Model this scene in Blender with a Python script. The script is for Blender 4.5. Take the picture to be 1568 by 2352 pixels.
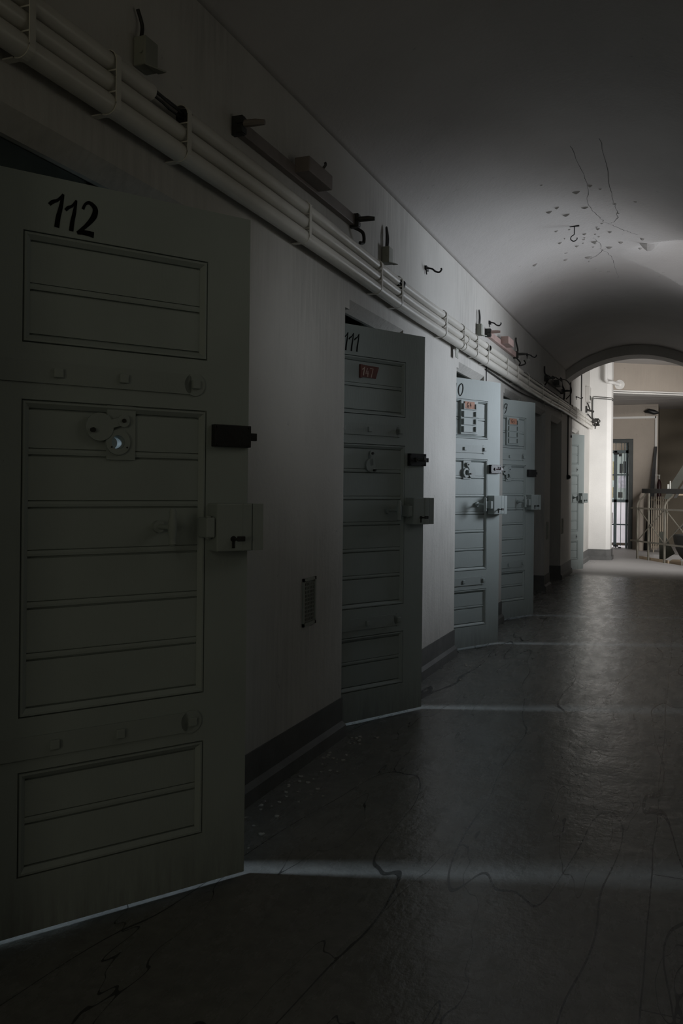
import bpy, bmesh, math, random
from math import sin, cos, pi, radians, atan, sqrt, atan2
from mathutils import Vector, Matrix
random.seed(7)
S = bpy.context.scene
COL = S.collection
for o in list(bpy.data.objects): bpy.data.objects.remove(o)

# ------------------------------------------------------------------ camera
YAW = atan(789/2000)
cam_d = bpy.data.cameras.new('camera'); cam = bpy.data.objects.new('camera', cam_d); COL.objects.link(cam)
cam_d.sensor_fit = 'HORIZONTAL'; cam_d.sensor_width = 24; cam_d.lens = 2000/1568*24
cam_d.shift_y = -57/1568; cam_d.clip_start = 0.05
cam.matrix_world = Matrix.Translation((0, 0, 1.24)) @ (Matrix.Rotation(YAW, 4, 'Z') @ Matrix.Rotation(radians(90), 4, 'X') @ Matrix.Rotation(radians(0.6), 4, 'Z'))
S.camera = cam
# ------------------------------------------------------------------ colour management, world
S.view_settings.view_transform = 'Standard'; S.view_settings.look = 'None'
S.view_settings.exposure = 0.0; S.view_settings.gamma = 1.0; S.view_settings.use_curve_mapping = False
W = bpy.data.worlds.new('world'); S.world = W; W.use_nodes = True
W.node_tree.nodes['Background'].inputs[0].default_value = (0.8, 0.9, 1.0, 1)
W.node_tree.nodes['Background'].inputs[1].default_value = 0.25

# ------------------------------------------------------------------ lights: window daylight, plus added fills without a window
def area(name, loc, target, sx, sy, power, color, spread=180):
    d = bpy.data.lights.new(name, 'AREA'); d.shape = 'RECTANGLE'; d.size = sx; d.size_y = sy
    d.energy = power; d.color = color; d.spread = radians(spread)
    o = bpy.data.objects.new(name, d); COL.objects.link(o); o.location = loc
    v = Vector(target) - Vector(loc); o.rotation_euler = v.to_track_quat('-Z', 'Y').to_euler()
    return o
# corridor window on the right, under the lunette
area('daylight_corridor_window', (1.6, 8.6, 2.12), (-1.5, 6.3, 1.5), 1.0, 1.2, 52, (0.84, 0.91, 1.0), 110)
area('added_lunette_fill', (0.52, 7.68, 2.0), (-0.5, 7.3, 3.2), 1.1, .3, 5.8, (0.95, 0.93, 0.95), 130)  # added lamp aimed upwards to brighten the lunette, stands in for bounce
area('added_fill_near', (0.24, -1.2, 2.2), (-1.3, .4, .7), 1.2, 1.0, 4.0, (1.0, .94, .70), 180)  # added lamp on the closed right wall, lifts the dark foreground
area('added_fill_pier', (0.24, 2.9, 2.0), (-1.5, 2.9, 1.0), 1.6, .9, 1.5, (1.0, .96, .80), 180)  # added lamp without an opening, brightens the near wall and floor
area('added_pier_spot', (0.24, 3.3, 2.35), (-1.588, 3.62, 1.8), .35, .3, .50, (.92, .96, 1.0), 50)  # added narrow lamp for the pool of light on the near pier
# hall windows, and one added high fill
area('daylight_hall_front', (1.25, 13.3, 1.75), (-1.25, 16.0, 1.6), 1.2, 1.5, 50, (1.0, 0.985, 0.97), 100)
area('daylight_hall_right', (4.2, 15.6, 1.7), (-1.0, 19.2, 1.2), 2.0, 1.4, 12, (1.0, 0.95, 0.88), 170)
area('added_fill_hall_high', (2.2, 14.3, 3.48), (-1.15, 19.4, 1.0), 1.8, .25, 9, (1.0, 0.95, 0.89), 60)  # unseen lamp added high up to light the lower back wall
# added lamp behind the camera for ambient light, no window there
area('added_fill_rear', (-0.67, -7.6, 1.7), (-0.67, 3.0, 1.5), 1.5, 2.4, 17, (1.0, 0.94, 0.70), 180)

# ------------------------------------------------------------------ materials
MATS = {}
def nt(name):
    m = bpy.data.materials.new(name); m.use_nodes = True
    t = m.node_tree; b = t.nodes['Principled BSDF']; MATS[name] = m
    return m, t, b
def N(t, typ, **kw):
    n = t.nodes.new(typ)
    for k, v in kw.items():
        if k == 'inp':
            for kk, vv in v.items(): n.inputs[kk].default_value = vv
        else: setattr(n, k, v)
    return n
def coords(t, scale=(1, 1, 1), space='Object'):
    tc = N(t, 'ShaderNodeTexCoord'); mp = N(t, 'ShaderNodeMapping'); mp.inputs['Scale'].default_value = scale
    if space == 'World':
        g = N(t, 'ShaderNodeNewGeometry'); t.links.new(g.outputs['Position'], mp.inputs[0])
    else: t.links.new(tc.outputs[space], mp.inputs[0])
    return mp.outputs[0]
def noise(t, vec, scale, detail=4, rough=.55):
    n = N(t, 'ShaderNodeTexNoise'); n.inputs['Scale'].default_value = scale; n.inputs['Detail'].default_value = detail
    n.inputs['Roughness'].default_value = rough; t.links.new(vec, n.inputs['Vector']); return n.outputs['Fac']
def ramp(t, fac, stops):
    r = N(t, 'ShaderNodeValToRGB'); e = r.color_ramp.elements
    while len(e) < len(stops): e.new(0.5)
    for i, (p, c) in enumerate(stops):
        e[i].position = p; e[i].color = (*c, 1) if isinstance(c, tuple) else (c, c, c, 1)
    t.links.new(fac, r.inputs[0]); return r.outputs[0]
def mix(t, fac, a, b, typ='MIX'):
    m = N(t, 'ShaderNodeMix', data_type='RGBA', blend_type=typ)
    for i, s in ((0, fac), (6, a), (7, b)):
        if hasattr(s, 'links') or hasattr(s, 'is_linked'): t.links.new(s, m.inputs[i])
        else: m.inputs[i].default_value = s if i == 0 else (*s, 1)
    return m.outputs[2]
def math_(t, op, a, b=None, c=None):
    m = N(t, 'ShaderNodeMath', operation=op)
    for i, s in enumerate((a, b, c)):
        if s is None: continue
        if hasattr(s, 'is_linked'): t.links.new(s, m.inputs[i])
        else: m.inputs[i].default_value = s
    return m.outputs[0]
def bump(t, b, h, strength, dist=.01):
    n = N(t, 'ShaderNodeBump'); n.inputs['Strength'].default_value = strength; n.inputs['Distance'].default_value = dist
    t.links.new(h, n.inputs['Height']); t.links.new(n.outputs[0], b.inputs['Normal'])
def paint(name, col, rough=.5, var=.08, scale=6, bumps=.1, bscale=60, metal=0, streak=(1, 1, 1), spec=.5):
    m, t, b = nt(name); v = coords(t, streak, 'World')
    n1 = noise(t, v, scale, 5)
    dark = tuple(c*(1-var*2) for c in col); light = tuple(min(1, c*(1+var)) for c in col)
    c = ramp(t, n1, [(.3, dark), (.7, light)]); t.links.new(c, b.inputs['Base Color'])
    b.inputs['Roughness'].default_value = rough; b.inputs['Metallic'].default_value = metal
    b.inputs['Specular IOR Level'].default_value = spec
    if bumps: bump(t, b, noise(t, v, bscale, 3), bumps, .004)
    return m
def wall_paint(name, col, streaky=.5, flake=False):
    m, t, b = nt(name); v = coords(t, (1, 1, 1), 'World'); vs = coords(t, (4, 4, .35), 'World')
    n1 = noise(t, v, 1.3, 6, .6); n2 = noise(t, vs, 9, 4, .6); n3 = noise(t, v, 14, 5, .7)
    base = ramp(t, n1, [(.3, tuple(c*.86 for c in col)), (.7, col)])
    msk = ramp(t, noise(t, v, 1.1, 3), [(.42, 0.0), (.62, 1.0)])
    st = mix(t, msk, (1, 1, 1), ramp(t, n2, [(.35, 1-.26*streaky), (.65, 1.0)])); base = mix(t, 1.0, base, st, 'MULTIPLY')
    sp = ramp(t, n3, [(.26, .72), (.34, 1.0)]); base = mix(t, 1.0, base, sp, 'MULTIPLY')
    if flake:
        g = N(t, 'ShaderNodeNewGeometry'); sx = N(t, 'ShaderNodeSeparateXYZ'); t.links.new(g.outputs['Position'], sx.inputs[0])
        dy = math_(t, 'DIVIDE', math_(t, 'ABSOLUTE', math_(t, 'SUBTRACT', sx.outputs['Y'], 6.9)), 1.7)
        dx = math_(t, 'DIVIDE', math_(t, 'ABSOLUTE', math_(t, 'SUBTRACT', sx.outputs['X'], -.55)), .75)
        r = math_(t, 'SQRT', math_(t, 'ADD', math_(t, 'MULTIPLY', dx, dx), math_(t, 'MULTIPLY', dy, dy)))
        vf = coords(t, (1, 2.6, 1), 'World')
        fn = noise(t, vf, 11, 5, .7)
        th = math_(t, 'ADD', math_(t, 'MULTIPLY', r, .10), .235)
        k = math_(t, 'GREATER_THAN', th, 5.0)
        fl = math_(t, 'MULTIPLY', math_(t, 'SUBTRACT', math_(t, 'SUBTRACT', .69, math_(t, 'MULTIPLY', r, -.045)), fn), -40.0)
        fl = math_(t, 'MINIMUM', math_(t, 'MAXIMUM', fl, 0.0), 1.0)
        base = mix(t, math_(t, 'MULTIPLY', fl, .8), base, (.06, .055, .05))
    t.links.new(base, b.inputs['Base Color']); b.inputs['Roughness'].default_value = .72
    b.inputs['Specular IOR Level'].default_value = .3
    h = math_(t, 'ADD', math_(t, 'MULTIPLY', n2, .15), math_(t, 'ADD', math_(t, 'MULTIPLY', noise(t, v, 6, 4), 1.2), noise(t, v, 45, 4)))
    bump(t, b, h, .35, .006)
    return m
M_WALL = wall_paint('wall_plaster', (.56, .545, .515), .7)
M_VAULT = wall_paint('vault_plaster', (.52, .50, .485), .15, True)
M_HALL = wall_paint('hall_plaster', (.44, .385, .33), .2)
M_STAIRW = wall_paint('shaded_stairwell_plaster', (.17, .145, .11), .2)  # stairwell shade put into a darker plaster colour
M_WHITE = wall_paint('column_plaster', (.78, .765, .74), .1)
M_BASE = paint('baseboard_paint', (.12, .12, .117), .55, .12, 9, .3, 50)
M_CELL = paint('cell_plaster', (.42, .43, .36), .8, .06, 3, 0)
M_JAMB = paint('door_frame_paint', (.30, .31, .27), .6, .1, 5, .1)
M_PIPE = paint('pipe_enamel', (.64, .62, .57), .34, .05, 5, .15, 40)
M_IRON = paint('black_iron', (.012, .012, .013), .45, .1, 20, .2, 80)
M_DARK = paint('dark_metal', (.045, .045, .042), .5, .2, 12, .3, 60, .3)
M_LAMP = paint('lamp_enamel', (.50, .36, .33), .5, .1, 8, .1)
M_LAMPD = paint('shaded_lamp_enamel', (.20, .17, .155), .5, .1, 8, .1)  # darker copy of the lamp enamel, shade put into the colour
M_BRIGHT = paint('bright_steel', (.55, .55, .52), .35, .08, 10, .1, 60, .6)
M_BLUE = paint('blue_grey_gate_paint', (.11, .145, .155), .5, .1, 8, .1)
M_GATEF = paint('dark_gate_frame', (.055, .062, .060), .5, .1, 8, .1)
M_HRAIL = paint('railing_paint', (.20, .185, .15), .45, .1, 8, .1)
M_BLACK = paint('black_rubber', (.015, .015, .014), .6, .1, 8, .1)
M_RED = paint('dark_red_paint', (.035, .008, .01), .4, .1, 8, .1)
M_TAN = paint('tan_concrete', (.42, .33, .23), .8, .1, 6, .3)
M_STRG = paint('stringer_paint', (.045, .048, .036), .6, .1, 8, .1)
M_INK = paint('black_lettering', (.006, .006, .006), .7, .05, 8, 0, spec=.1)
M_CARD = paint('orange_card', (.50, .25, .165), .7, .15, 30, 0)
M_CARDR = paint('red_card', (.17, .06, .045), .7, .15, 30, 0)
M_CREAM = paint('cream_lettering', (.60, .48, .40), .7, .05, 8, 0)
M_PAPER = paint('white_panel', (.72, .71, .74), .6, .04, 4, 0)
M_WIRE = paint('black_cable', (.02, .02, .018), .6, .1, 8, 0)
M_RADI = paint('radiator_enamel', (.36, .31, .24), .4, .05, 8, .05)

def door_paint(name, col):
    m, t, b = nt(name); v = coords(t, (1, 1, 1), 'World'); vs = coords(t, (5, 5, .6), 'World')
    n1 = noise(t, v, 3, 5); base = ramp(t, n1, [(.3, tuple(c*.9 for c in col)), (.7, col)])
    g = N(t, 'ShaderNodeNewGeometry'); sx = N(t, 'ShaderNodeSeparateXYZ'); t.links.new(g.outputs['Position'], sx.inputs[0])
    low = math_(t, 'MAXIMUM', math_(t, 'SUBTRACT', 1.0, math_(t, 'DIVIDE', sx.outputs['Z'], .35)), 0.0)
    gr = math_(t, 'MULTIPLY', math_(t, 'MULTIPLY', low, low), ramp(t, noise(t, vs, 8, 5, .7), [(.3, 0.1), (.7, 1.0)]))
    base = mix(t, math_(t, 'MULTIPLY', gr, .55), base, (.07, .06, .05))
    chips = ramp(t, noise(t, v, 26, 6, .75), [(.24, 0.25), (.28, 1.0)])
    base = mix(t, 1.0, base, chips, 'MULTIPLY')
    t.links.new(base, b.inputs['Base Color']); b.inputs['Roughness'].default_value = .55
    b.inputs['Specular IOR Level'].default_value = .35
    bump(t, b, noise(t, vs, 30, 3), .12, .004)
    return m
M_DOOR = door_paint('door_enamel', (.38, .43, .425))
M_DOOR2 = door_paint('door_hardware_enamel', (.36, .405, .40))

def floor_mat():
    m, t, b = nt('floor_linoleum'); v = coords(t, (1, 1, 1), 'World')
    g = N(t, 'ShaderNodeNewGeometry'); sx = N(t, 'ShaderNodeSeparateXYZ'); t.links.new(g.outputs['Position'], sx.inputs[0])
    n1 = noise(t, v, 2.2, 6, .65); n2 = noise(t, v, 22, 6, .7)
    base = ramp(t, n1, [(.3, (.16, .16, .152)), (.7, (.225, .222, .208))])
    base = mix(t, 1.0, base, ramp(t, n2, [(.3, .75), (.7, 1.1)]), 'MULTIPLY')
    # wandering cracks along the corridor
    vc = coords(t, (1.3, .22, 1), 'World'); nc = noise(t, vc, 1.7, 2, .4)
    ln = math_(t, 'LESS_THAN', math_(t, 'ABSOLUTE', math_(t, 'SUBTRACT', nc, .5)), .0022)
    nc2 = noise(t, coords(t, (1.9, .4, 1), 'World'), 1.9, 3, .5)
    ln2 = math_(t, 'LESS_THAN', math_(t, 'ABSOLUTE', math_(t, 'SUBTRACT', nc2, .56)), .0018)
    # sheet seams near the right wall
    wob = math_(t, 'MULTIPLY', math_(t, 'SUBTRACT', noise(t, coords(t, (0, 1, 0), 'World'), 1.2, 2), .5), .03)
    sm = math_(t, 'LESS_THAN', math_(t, 'ABSOLUTE', math_(t, 'ADD', math_(t, 'ADD', sx.outputs['X'], .088), wob)), .0022)
    yy = math_(t, 'ABSOLUTE', math_(t, 'SUBTRACT', math_(t, 'FRACT', math_(t, 'DIVIDE', math_(t, 'ADD', sx.outputs['Y'], .17), .79)), .5))
    cs = math_(t, 'MULTIPLY', math_(t, 'LESS_THAN', math_(t, 'SUBTRACT', .5, yy), .003), math_(t, 'GREATER_THAN', sx.outputs['X'], -.088))
    lines = math_(t, 'MINIMUM', math_(t, 'ADD', math_(t, 'ADD', ln, ln2), math_(t, 'ADD', sm, cs)), 1.0)
    base = mix(t, math_(t, 'MULTIPLY', lines, .8), base, (.012, .012, .012))
    # pale dust specks
    far = math_(t, 'MULTIPLY', math_(t, 'GREATER_THAN', noise(t, v, 60, 3, .6), .74), .35)
    base = mix(t, far, base, (.3, .29, .27))
    # paler, rougher hall floor beyond the arch
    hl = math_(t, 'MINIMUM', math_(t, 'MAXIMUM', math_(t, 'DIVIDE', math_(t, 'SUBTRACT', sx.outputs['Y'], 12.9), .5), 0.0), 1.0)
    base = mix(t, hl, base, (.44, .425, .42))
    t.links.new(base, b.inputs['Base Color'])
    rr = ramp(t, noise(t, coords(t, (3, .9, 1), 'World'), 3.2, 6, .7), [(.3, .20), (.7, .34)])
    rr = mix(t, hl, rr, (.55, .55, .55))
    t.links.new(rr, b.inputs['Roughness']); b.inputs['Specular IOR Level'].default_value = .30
    h = math_(t, 'ADD', math_(t, 'MULTIPLY', noise(t, coords(t, (1, .75, 1), 'World'), 16, 5, .6), 1.0), math_(t, 'MULTIPLY', noise(t, v, 3.0, 3), 2.2))
    h = math_(t, 'ADD', h, math_(t, 'MULTIPLY', noise(t, coords(t, (1, .8, 1), 'World'), 48, 4, .6), .55))
    h = math_(t, 'SUBTRACT', h, math_(t, 'MULTIPLY', lines, .6))
    bump(t, b, h, .2, .012)
    return m
M_FLOOR = floor_mat()

def gate_glass():
    m, t, b = nt('pane_glass'); b.inputs['Base Color'].default_value = (.75, .82, .82, 1)
    b.inputs['Transmission Weight'].default_value = .9; b.inputs['Roughness'].default_value = .15; return m

# ------------------------------------------------------------------ mesh helpers
class MB:
    def __init__(s): s.v = []; s.f = []
    def add(s, vs, fs):
        n = len(s.v); s.v += [tuple(p) for p in vs]; s.f += [tuple(i+n for i in f) for f in fs]; return s
    def box(s, x0, x1, y0, y1, z0, z1):
        vs = [(x, y, z) for z in (z0, z1) for y in (y0, y1) for x in (x0, x1)]
        return s.add(vs, [(0, 2, 3, 1), (4, 5, 7, 6), (0, 1, 5, 4), (2, 6, 7, 3), (0, 4, 6, 2), (1, 3, 7, 5)])
    def bevbox(s, x0, x1, y0, y1, z0, z1, b):
        bm = bmesh.new(); bmesh.ops.create_cube(bm, size=1)
        for v in bm.verts: v.co = ((x0+x1)/2+v.co.x*(x1-x0), (y0+y1)/2+v.co.y*(y1-y0), (z0+z1)/2+v.co.z*(z1-z0))
        bmesh.ops.bevel(bm, geom=list(bm.edges), offset=b, segments=2, affect='EDGES', profile=.5)
        bm.verts.index_update(); s.add([v.co[:] for v in bm.verts], [[v.index for v in f.verts] for f in bm.faces]); bm.free(); return s
    def tube(s, pts, r, n=12, cap=True):
        pts = [Vector(p) for p in pts]; rs = r if isinstance(r, (list, tuple)) else [r]*len(pts)
        base = len(s.v); up = None
        for i, p in enumerate(pts):
            d = (pts[min(i+1, len(pts)-1)]-pts[max(i-1, 0)]).normalized()
            if up is None:
                up = Vector((0, 0, 1)) if abs(d.z) < .9 else Vector((1, 0, 0))
            u = (up - d*up.dot(d))
            if u.length < 1e-5: u = d.orthogonal()
            u.normalize(); w = d.cross(u); up = u
            for k in range(n):
                a = 2*pi*k/n; s.v.append(tuple(p+(u*cos(a)+w*sin(a))*rs[i]))
        for i in range(len(pts)-1):
            for k in range(n):
                a, b_ = base+i*n+k, base+i*n+(k+1) % n; s.f.append((a, b_, b_+n, a+n))
        if cap:
            s.f.append(tuple(base+k for k in reversed(range(n)))); e = base+(len(pts)-1)*n; s.f.append(tuple(e+k for k in range(n)))
        return s
    def prism(s, poly, axis, a, b_):
        # poly: 2-D points, extruded along axis from a to b_
        def P(q, t):
            if axis == 'x': return (t, q[0], q[1])
            if axis == 'y': return (q[0], t, q[1])
            return (q[0], q[1], t)
        n = len(poly); vs = [P(q, a) for q in poly]+[P(q, b_) for q in poly]
        fs = [tuple(range(n)), tuple(range(2*n-1, n-1, -1))]+[(i, i+n, (i+1) % n+n, (i+1) % n) for i in range(n)]
        return s.add(vs, fs)
    def hole_plate(s, x0, x1, z0, z1, cx, cz, r, y0, y1):
        an = sorted([2*pi*k/40 for k in range(40)]+[atan2(z-cz, x-cx) % (2*pi) for x in (x0, x1) for z in (z0, z1)])
        ring = [(cx+r*cos(a), cz+r*sin(a)) for a in an]; out = []
        for a in an:
            c, q = cos(a), sin(a); ts = []
            if c > 1e-9: ts.append((x1-cx)/c)
            if c < -1e-9: ts.append((x0-cx)/c)
            if q > 1e-9: ts.append((z1-cz)/q)
            if q < -1e-9: ts.append((z0-cz)/q)
            t = min(ts); out.append((cx+t*c, cz+t*q))
        n = len(an); vs = [(x, y0, z) for x, z in ring]+[(x, y0, z) for x, z in out]+[(x, y1, z) for x, z in ring]+[(x, y1, z) for x, z in out]
        fs = []
        for i in range(n):
            j = (i+1) % n
            fs += [(i, n+i, n+j, j), (2*n+j, 3*n+j, 3*n+i, 2*n+i), (i, j, 2*n+j, 2*n+i), (n+j, n+i, 3*n+i, 3*n+j)]
        return s.add(vs, fs)
    def disc(s, c, r, y0, y1, n=24):
        return s.prism([(c[0]+r*cos(2*pi*k/n), c[1]+r*sin(2*pi*k/n)) for k in range(n)], 'y', y0, y1)
    def build(s, name, mat, parent=None, smooth=False, loc=None):
        me = bpy.data.meshes.new(name); me.from_pydata(s.v, [], s.f); me.validate()
        bm = bmesh.new(); bm.from_mesh(me); bmesh.ops.remove_doubles(bm, verts=bm.verts, dist=1e-6)
        bmesh.ops.recalc_face_normals(bm, faces=bm.faces); bm.to_mesh(me); bm.free()
        me.materials.append(mat)
        if smooth:
            for p in me.polygons: p.use_smooth = True
            me.set_sharp_from_angle(angle=radians(40))
        o = bpy.data.objects.new(name, me); COL.objects.link(o)
        if parent: o.parent = parent
        if loc:
            o.location = loc
        return o
def struct(mb, name, mat, smooth=False):
    o = mb.build(name, mat, None, smooth); o['kind'] = 'structure'; return o
def tag(o, label, cat, group=None, kind=None):
    o['label'] = label; o['category'] = cat
    if group: o['group'] = group
    if kind: o['kind'] = kind
    return o
def empty(name, loc, rz=0, label=None, cat=None, group=None):
    o = bpy.data.objects.new(name, None); COL.objects.link(o); o.location = loc; o.rotation_euler = (0, 0, rz); o.empty_display_size = .1
    tag(o, label, cat, group); return o
def arc(c, r, a0, a1, n, f):
    return [f(c[0]+r*cos(radians(a0+(a1-a0)*i/n)), c[1]+r*sin(radians(a0+(a1-a0)*i/n))) for i in range(n+1)]
def smooth_path(pts, k=6):
    P = [Vector(p) for p in pts]; P = [P[0]]+P+[P[-1]]; out = []
    for i in range(1, len(P)-2):
        for j in range(k):
            t = j/k; a, b, c, d = P[i-1], P[i], P[i+1], P[i+2]
            out.append(.5*((2*b)+(c-a)*t+(2*a-5*b+4*c-d)*t*t+(3*b-a-3*c+d)*t**3))
    out.append(P[-2]); return out

# ------------------------------------------------------------------ the setting
XL, XR = -1.588, .25
YB, YA, YA2 = -8.0, 12.63, 13.03        # rear end, arch front, arch back
HALL_TOP = 3.62
# openings: near, far, hinge-pocket allowance
OPEN = [(1.45, 2.84), (4.05, 5.03), (6.33, 7.30), (8.12, 9.10), (9.85, 10.76), (11.21, 12.25), (13.42, 14.35)]
HTOP = 2.14
def left_wall():
    m = MB()
    def layer(x0, x1, near_extra, top):
        y = YB; e = YA2 + 3.0
        for a, b in OPEN:
            a2 = a-near_extra
            m.box(x0, x1, y, a2, 0, 3.75); y = b
        m.box(x0, x1, y, e, 0, 3.75)
        for a, b in OPEN: m.box(x0, x1, a-near_extra, b, top, 3.75)
    layer(XL-.07, XL, 0, HTOP+.05)
    layer(XL-.50, XL-.07, .32, HTOP+.12)
    # chamfered lintels with a stop at the near jamb
    for a, b in OPEN:
        c = .05
        m.prism([(XL-.07, HTOP), (XL-c, HTOP), (XL, HTOP+c), (XL-.07, HTOP+c)], 'y', a+.06, b-.02)
        m.box(XL-.07, XL, a, a+.06, HTOP, HTOP+.05)
        m.box(XL-.07, XL, b-.02, b, HTOP, HTOP+.05)
    return struct(m, 'wall_left', M_WALL)
left_wall()
# inner door frames and the cells behind
fr = MB(); ce = MB()
for i, (a, b) in enumerate(OPEN):
    x1, x0 = XL-.26, XL-.34
    if i in (4, 5):
        # these two cells stand shut: the deep niche ends in a closed leaf
        pass
    n0 = (1.80, 4.0, 6.24, 7.9, a-.14, a-.14, 13.2)[i]; f0 = (.48, .42, .45, .55, .06, .06, .3)[i]  # unseen posts widened to narrow the light beam from the cell
    fr.box(x0, x1, a-.30, n0, 0, HTOP+.1); fr.box(x0, x1, b-f0, b, 0, HTOP+.1); fr.box(x0, x1, a-.18, b-.06, 2.03, HTOP+.1)
    y0, y1 = a-.95, b+.04
    if i: y0 = max(y0, OPEN[i-1][1]+.12)
    xb = -5.2; X1 = XL-.50; T = 2.75
    ce.box(xb-.1, X1, y0-.03, y0, 0, T); ce.box(xb-.1, X1, y1, y1+.03, 0, T); ce.box(xb-.1, xb, y0, y1, 0, T); ce.box(xb-.1, X1, y0, y1, T, T+.05)
struct(fr, 'trim_1', M_JAMB); struct(ce, 'wall_cells', M_CELL)
for i, (a, b) in enumerate(OPEN[:4]):
    area('daylight_cell_window', (-4.9, b-1.62, 1.95), (-1.1, b-.18, .0), .35, .35, (9, 8, 7, 6)[i], (.70, .85, 1.0), 50)

f = MB(); f.box(-6, XR+.6, YB, YA2, -.12, 0); f.box(-3.5, 5, YA2, 15.2, -.12, 0)
# hall floor with the stairwell opening on its right
f.prism([(-3.5, 15.2), (.13, 15.2), (-.80, 16.75), (-.80, 17.3), (-.55, 17.9), (5, 17.9), (5, 22), (-3.5, 22)], 'z', -.12, 0)
struct(f, 'floor', M_FLOOR)
pit = MB(); pit.box(-1.2, 5, 15.0, 18.1, -1.8, -1.7); pit.box(-1.0, 5, 17.9, 18.0, -1.7, -.12)
pit.prism([(.13, 15.2), (5, 15.2), (5, 15.1), (.07, 15.1), (-.9, 16.73), (-.9, 17.9), (-.8, 17.9), (-.8, 16.75)], 'z', -1.7, -.12)
struct(pit, 'trim_2', M_TAN)

# vault with the cross-vaulted lunette
def vz(x, y, spring=2.916):
    m = 1.763+sqrt(max(0, 1.477**2-(x+.67)**2))
    if x > -.5:
        yy = y-7.72
        if abs(yy) < 1.45:
            crown = 3.232-.03*(x+.478)
            l = crown-2.62+sqrt(2.62**2-yy*yy)
            m = max(m, l)
    return m
def vault():
    bm = bmesh.new(); nx = 96; ys = []
    y = YB
    while y < 5.8: ys.append(y); y += .35
    y = 5.9
    while y < 9.5: ys.append(y); y += .03
    while y < YA: ys.append(y); y += .3
    ys.append(YA+.05); g = []
    for y in ys:
        row = []
        for i in range(nx+1):
            x = XL+(XR-XL)*i/nx; row.append(bm.verts.new((x, y, vz(x, y))))
        g.append(row)
    for j in range(len(ys)-1):
        for i in range(nx): bm.faces.new((g[j][i], g[j+1][i], g[j+1][i+1], g[j][i+1]))
    me = bpy.data.meshes.new('ceiling'); bmesh.ops.recalc_face_normals(bm, faces=bm.faces)
    for fc in bm.faces: fc.smooth = True
    bm.to_mesh(me); bm.free(); me.materials.append(M_VAULT)
    me.set_sharp_from_angle(angle=radians(8))
    o = bpy.data.objects.new('ceiling', me); COL.objects.link(o); o['kind'] = 'structure'
    sl = o.modifiers.new('thick', 'SOLIDIFY'); sl.thickness = .12; sl.offset = -1 if me.polygons[0].normal.z < 0 else 1
    return o
ceil_o = vault()
top = MB(); top.box(XL-.6, XR+1.2, YB, YA, 3.75, 3.85); struct(top, 'ceiling_slab', M_VAULT)
# right wall with the window recess under the lunette
r_ = MB()
wa, wb = 6.93, 8.44
r_.box(XR, XR+.5, YB, wa, 0, 3.75); r_.box(XR, XR+.5, wb, YA2, 0, 3.75); r_.box(XR, XR+.5, wa, wb, 0, 1.45)
pts = [(wa, 3.75), (wa, 2.5)]
for k in range(0, 13):
    t = pi-pi*k/12; pts.append(((wa+wb)/2+(wb-wa)/2*cos(t), 2.5+.42*sin(t)))
pts += [(wb, 3.75)]
r_.prism(pts, 'x', XR, XR+.5)
struct(r_, 'wall_right', M_WALL)
wn = MB()
for y in (wa+.03, (wa+wb)/2, wb-.03): wn.box(XR+.38, XR+.43, y-.03, y+.03, 1.45, 2.62 if y != (wa+wb)/2 else 2.9)
wn.box(XR+.38, XR+.43, wa, wb, 1.45, 1.5); wn.box(XR+.38, XR+.43, wa, wb, 2.2, 2.23)
struct(wn, 'window_1', M_WHITE)
rb = MB(); rb.box(XL-.5, XR+.5, YB-.1, YB, 0, 3.8); struct(rb, 'wall_rear', M_WALL)

# segmental arch rib
def rib():
    m = MB(); xc = -.67; hw = .918; zs, za = 2.79, 3.107
    h = za-zs; R = (hw*hw+h*h)/(2*h); cz = za-R; n = 40
    pts = [(XL, 3.75), (XL, zs)]
    for k in range(1, n): 
        x = XL+2*hw*k/n; pts.append((x, cz+sqrt(R*R-(x-xc)**2)))
    pts += [(XR, zs), (XR, 3.75)]
    N_ = len(pts); q = []
    # quads between arc and the flat top
    vs = []; fs = []
    arcp = pts[1:-1]
    for (x, z) in arcp: vs += [(x, YA, z), (x, YA, 3.75), (x, YA2, z), (x, YA2, 3.75)]
    for i in range(len(arcp)-1):
        a, b = 4*i, 4*i+4
        fs += [(a, b, b+1, a+1), (a+2, a+3, b+3, b+2), (a, a+2, b+2, b), (a+1, b+1, b+3, a+3)]
    fs += [(0, 1, 3, 2), (4*len(arcp)-4, 4*len(arcp)-2, 4*len(arcp)-1, 4*len(arcp)-3)]
    m.add(vs, fs)
    return struct(m, 'trim_3', M_VAULT)
rib()

# kerbed baseboard along the cell wall
bb = MB()
edges = [YB]+[q for ab in OPEN for q in ab]+[16.03]
for i in range(0, len(edges), 2):
    y0, y1 = edges[i], edges[i+1]
    bb.box(XL-.001, XL+.006, y0-.004, y1+.004, .07, .19)
    bb.prism([(XL-.001, 0), (XL+.030, 0), (XL+.026, .055), (XL+.006, .075), (XL-.001, .075)], 'y', y0-.004, y1+.004)
for a, b in OPEN:
    bb.box(XL-.2, XL+.003, b-.007, b+.001, 0, .19)
struct(bb, 'baseboard_left', M_BASE)

# the column closing the cell wall, and the hall
c = MB()
c.prism([(XL-.1, 16.0), (-1.295, 16.0), (-1.225, 16.07), (-1.225, 16.45), (XL-.1, 16.45)], 'z', 0, HALL_TOP)
struct(c, 'wall_column', M_WHITE)
c = MB()
c.prism([(XL-.02, 15.985), (-1.29, 15.985), (-1.21, 16.065), (-1.21, 16.46), (XL-.02, 16.46)], 'z', 0, .19)
c.prism([(XL-.02, 15.965), (-1.28, 15.965), (-1.195, 16.06), (-1.195, 16.46), (XL-.02, 16.46)], 'z', 0, .07)
struct(c, 'baseboard_column', M_BASE)
h = MB()
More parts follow.
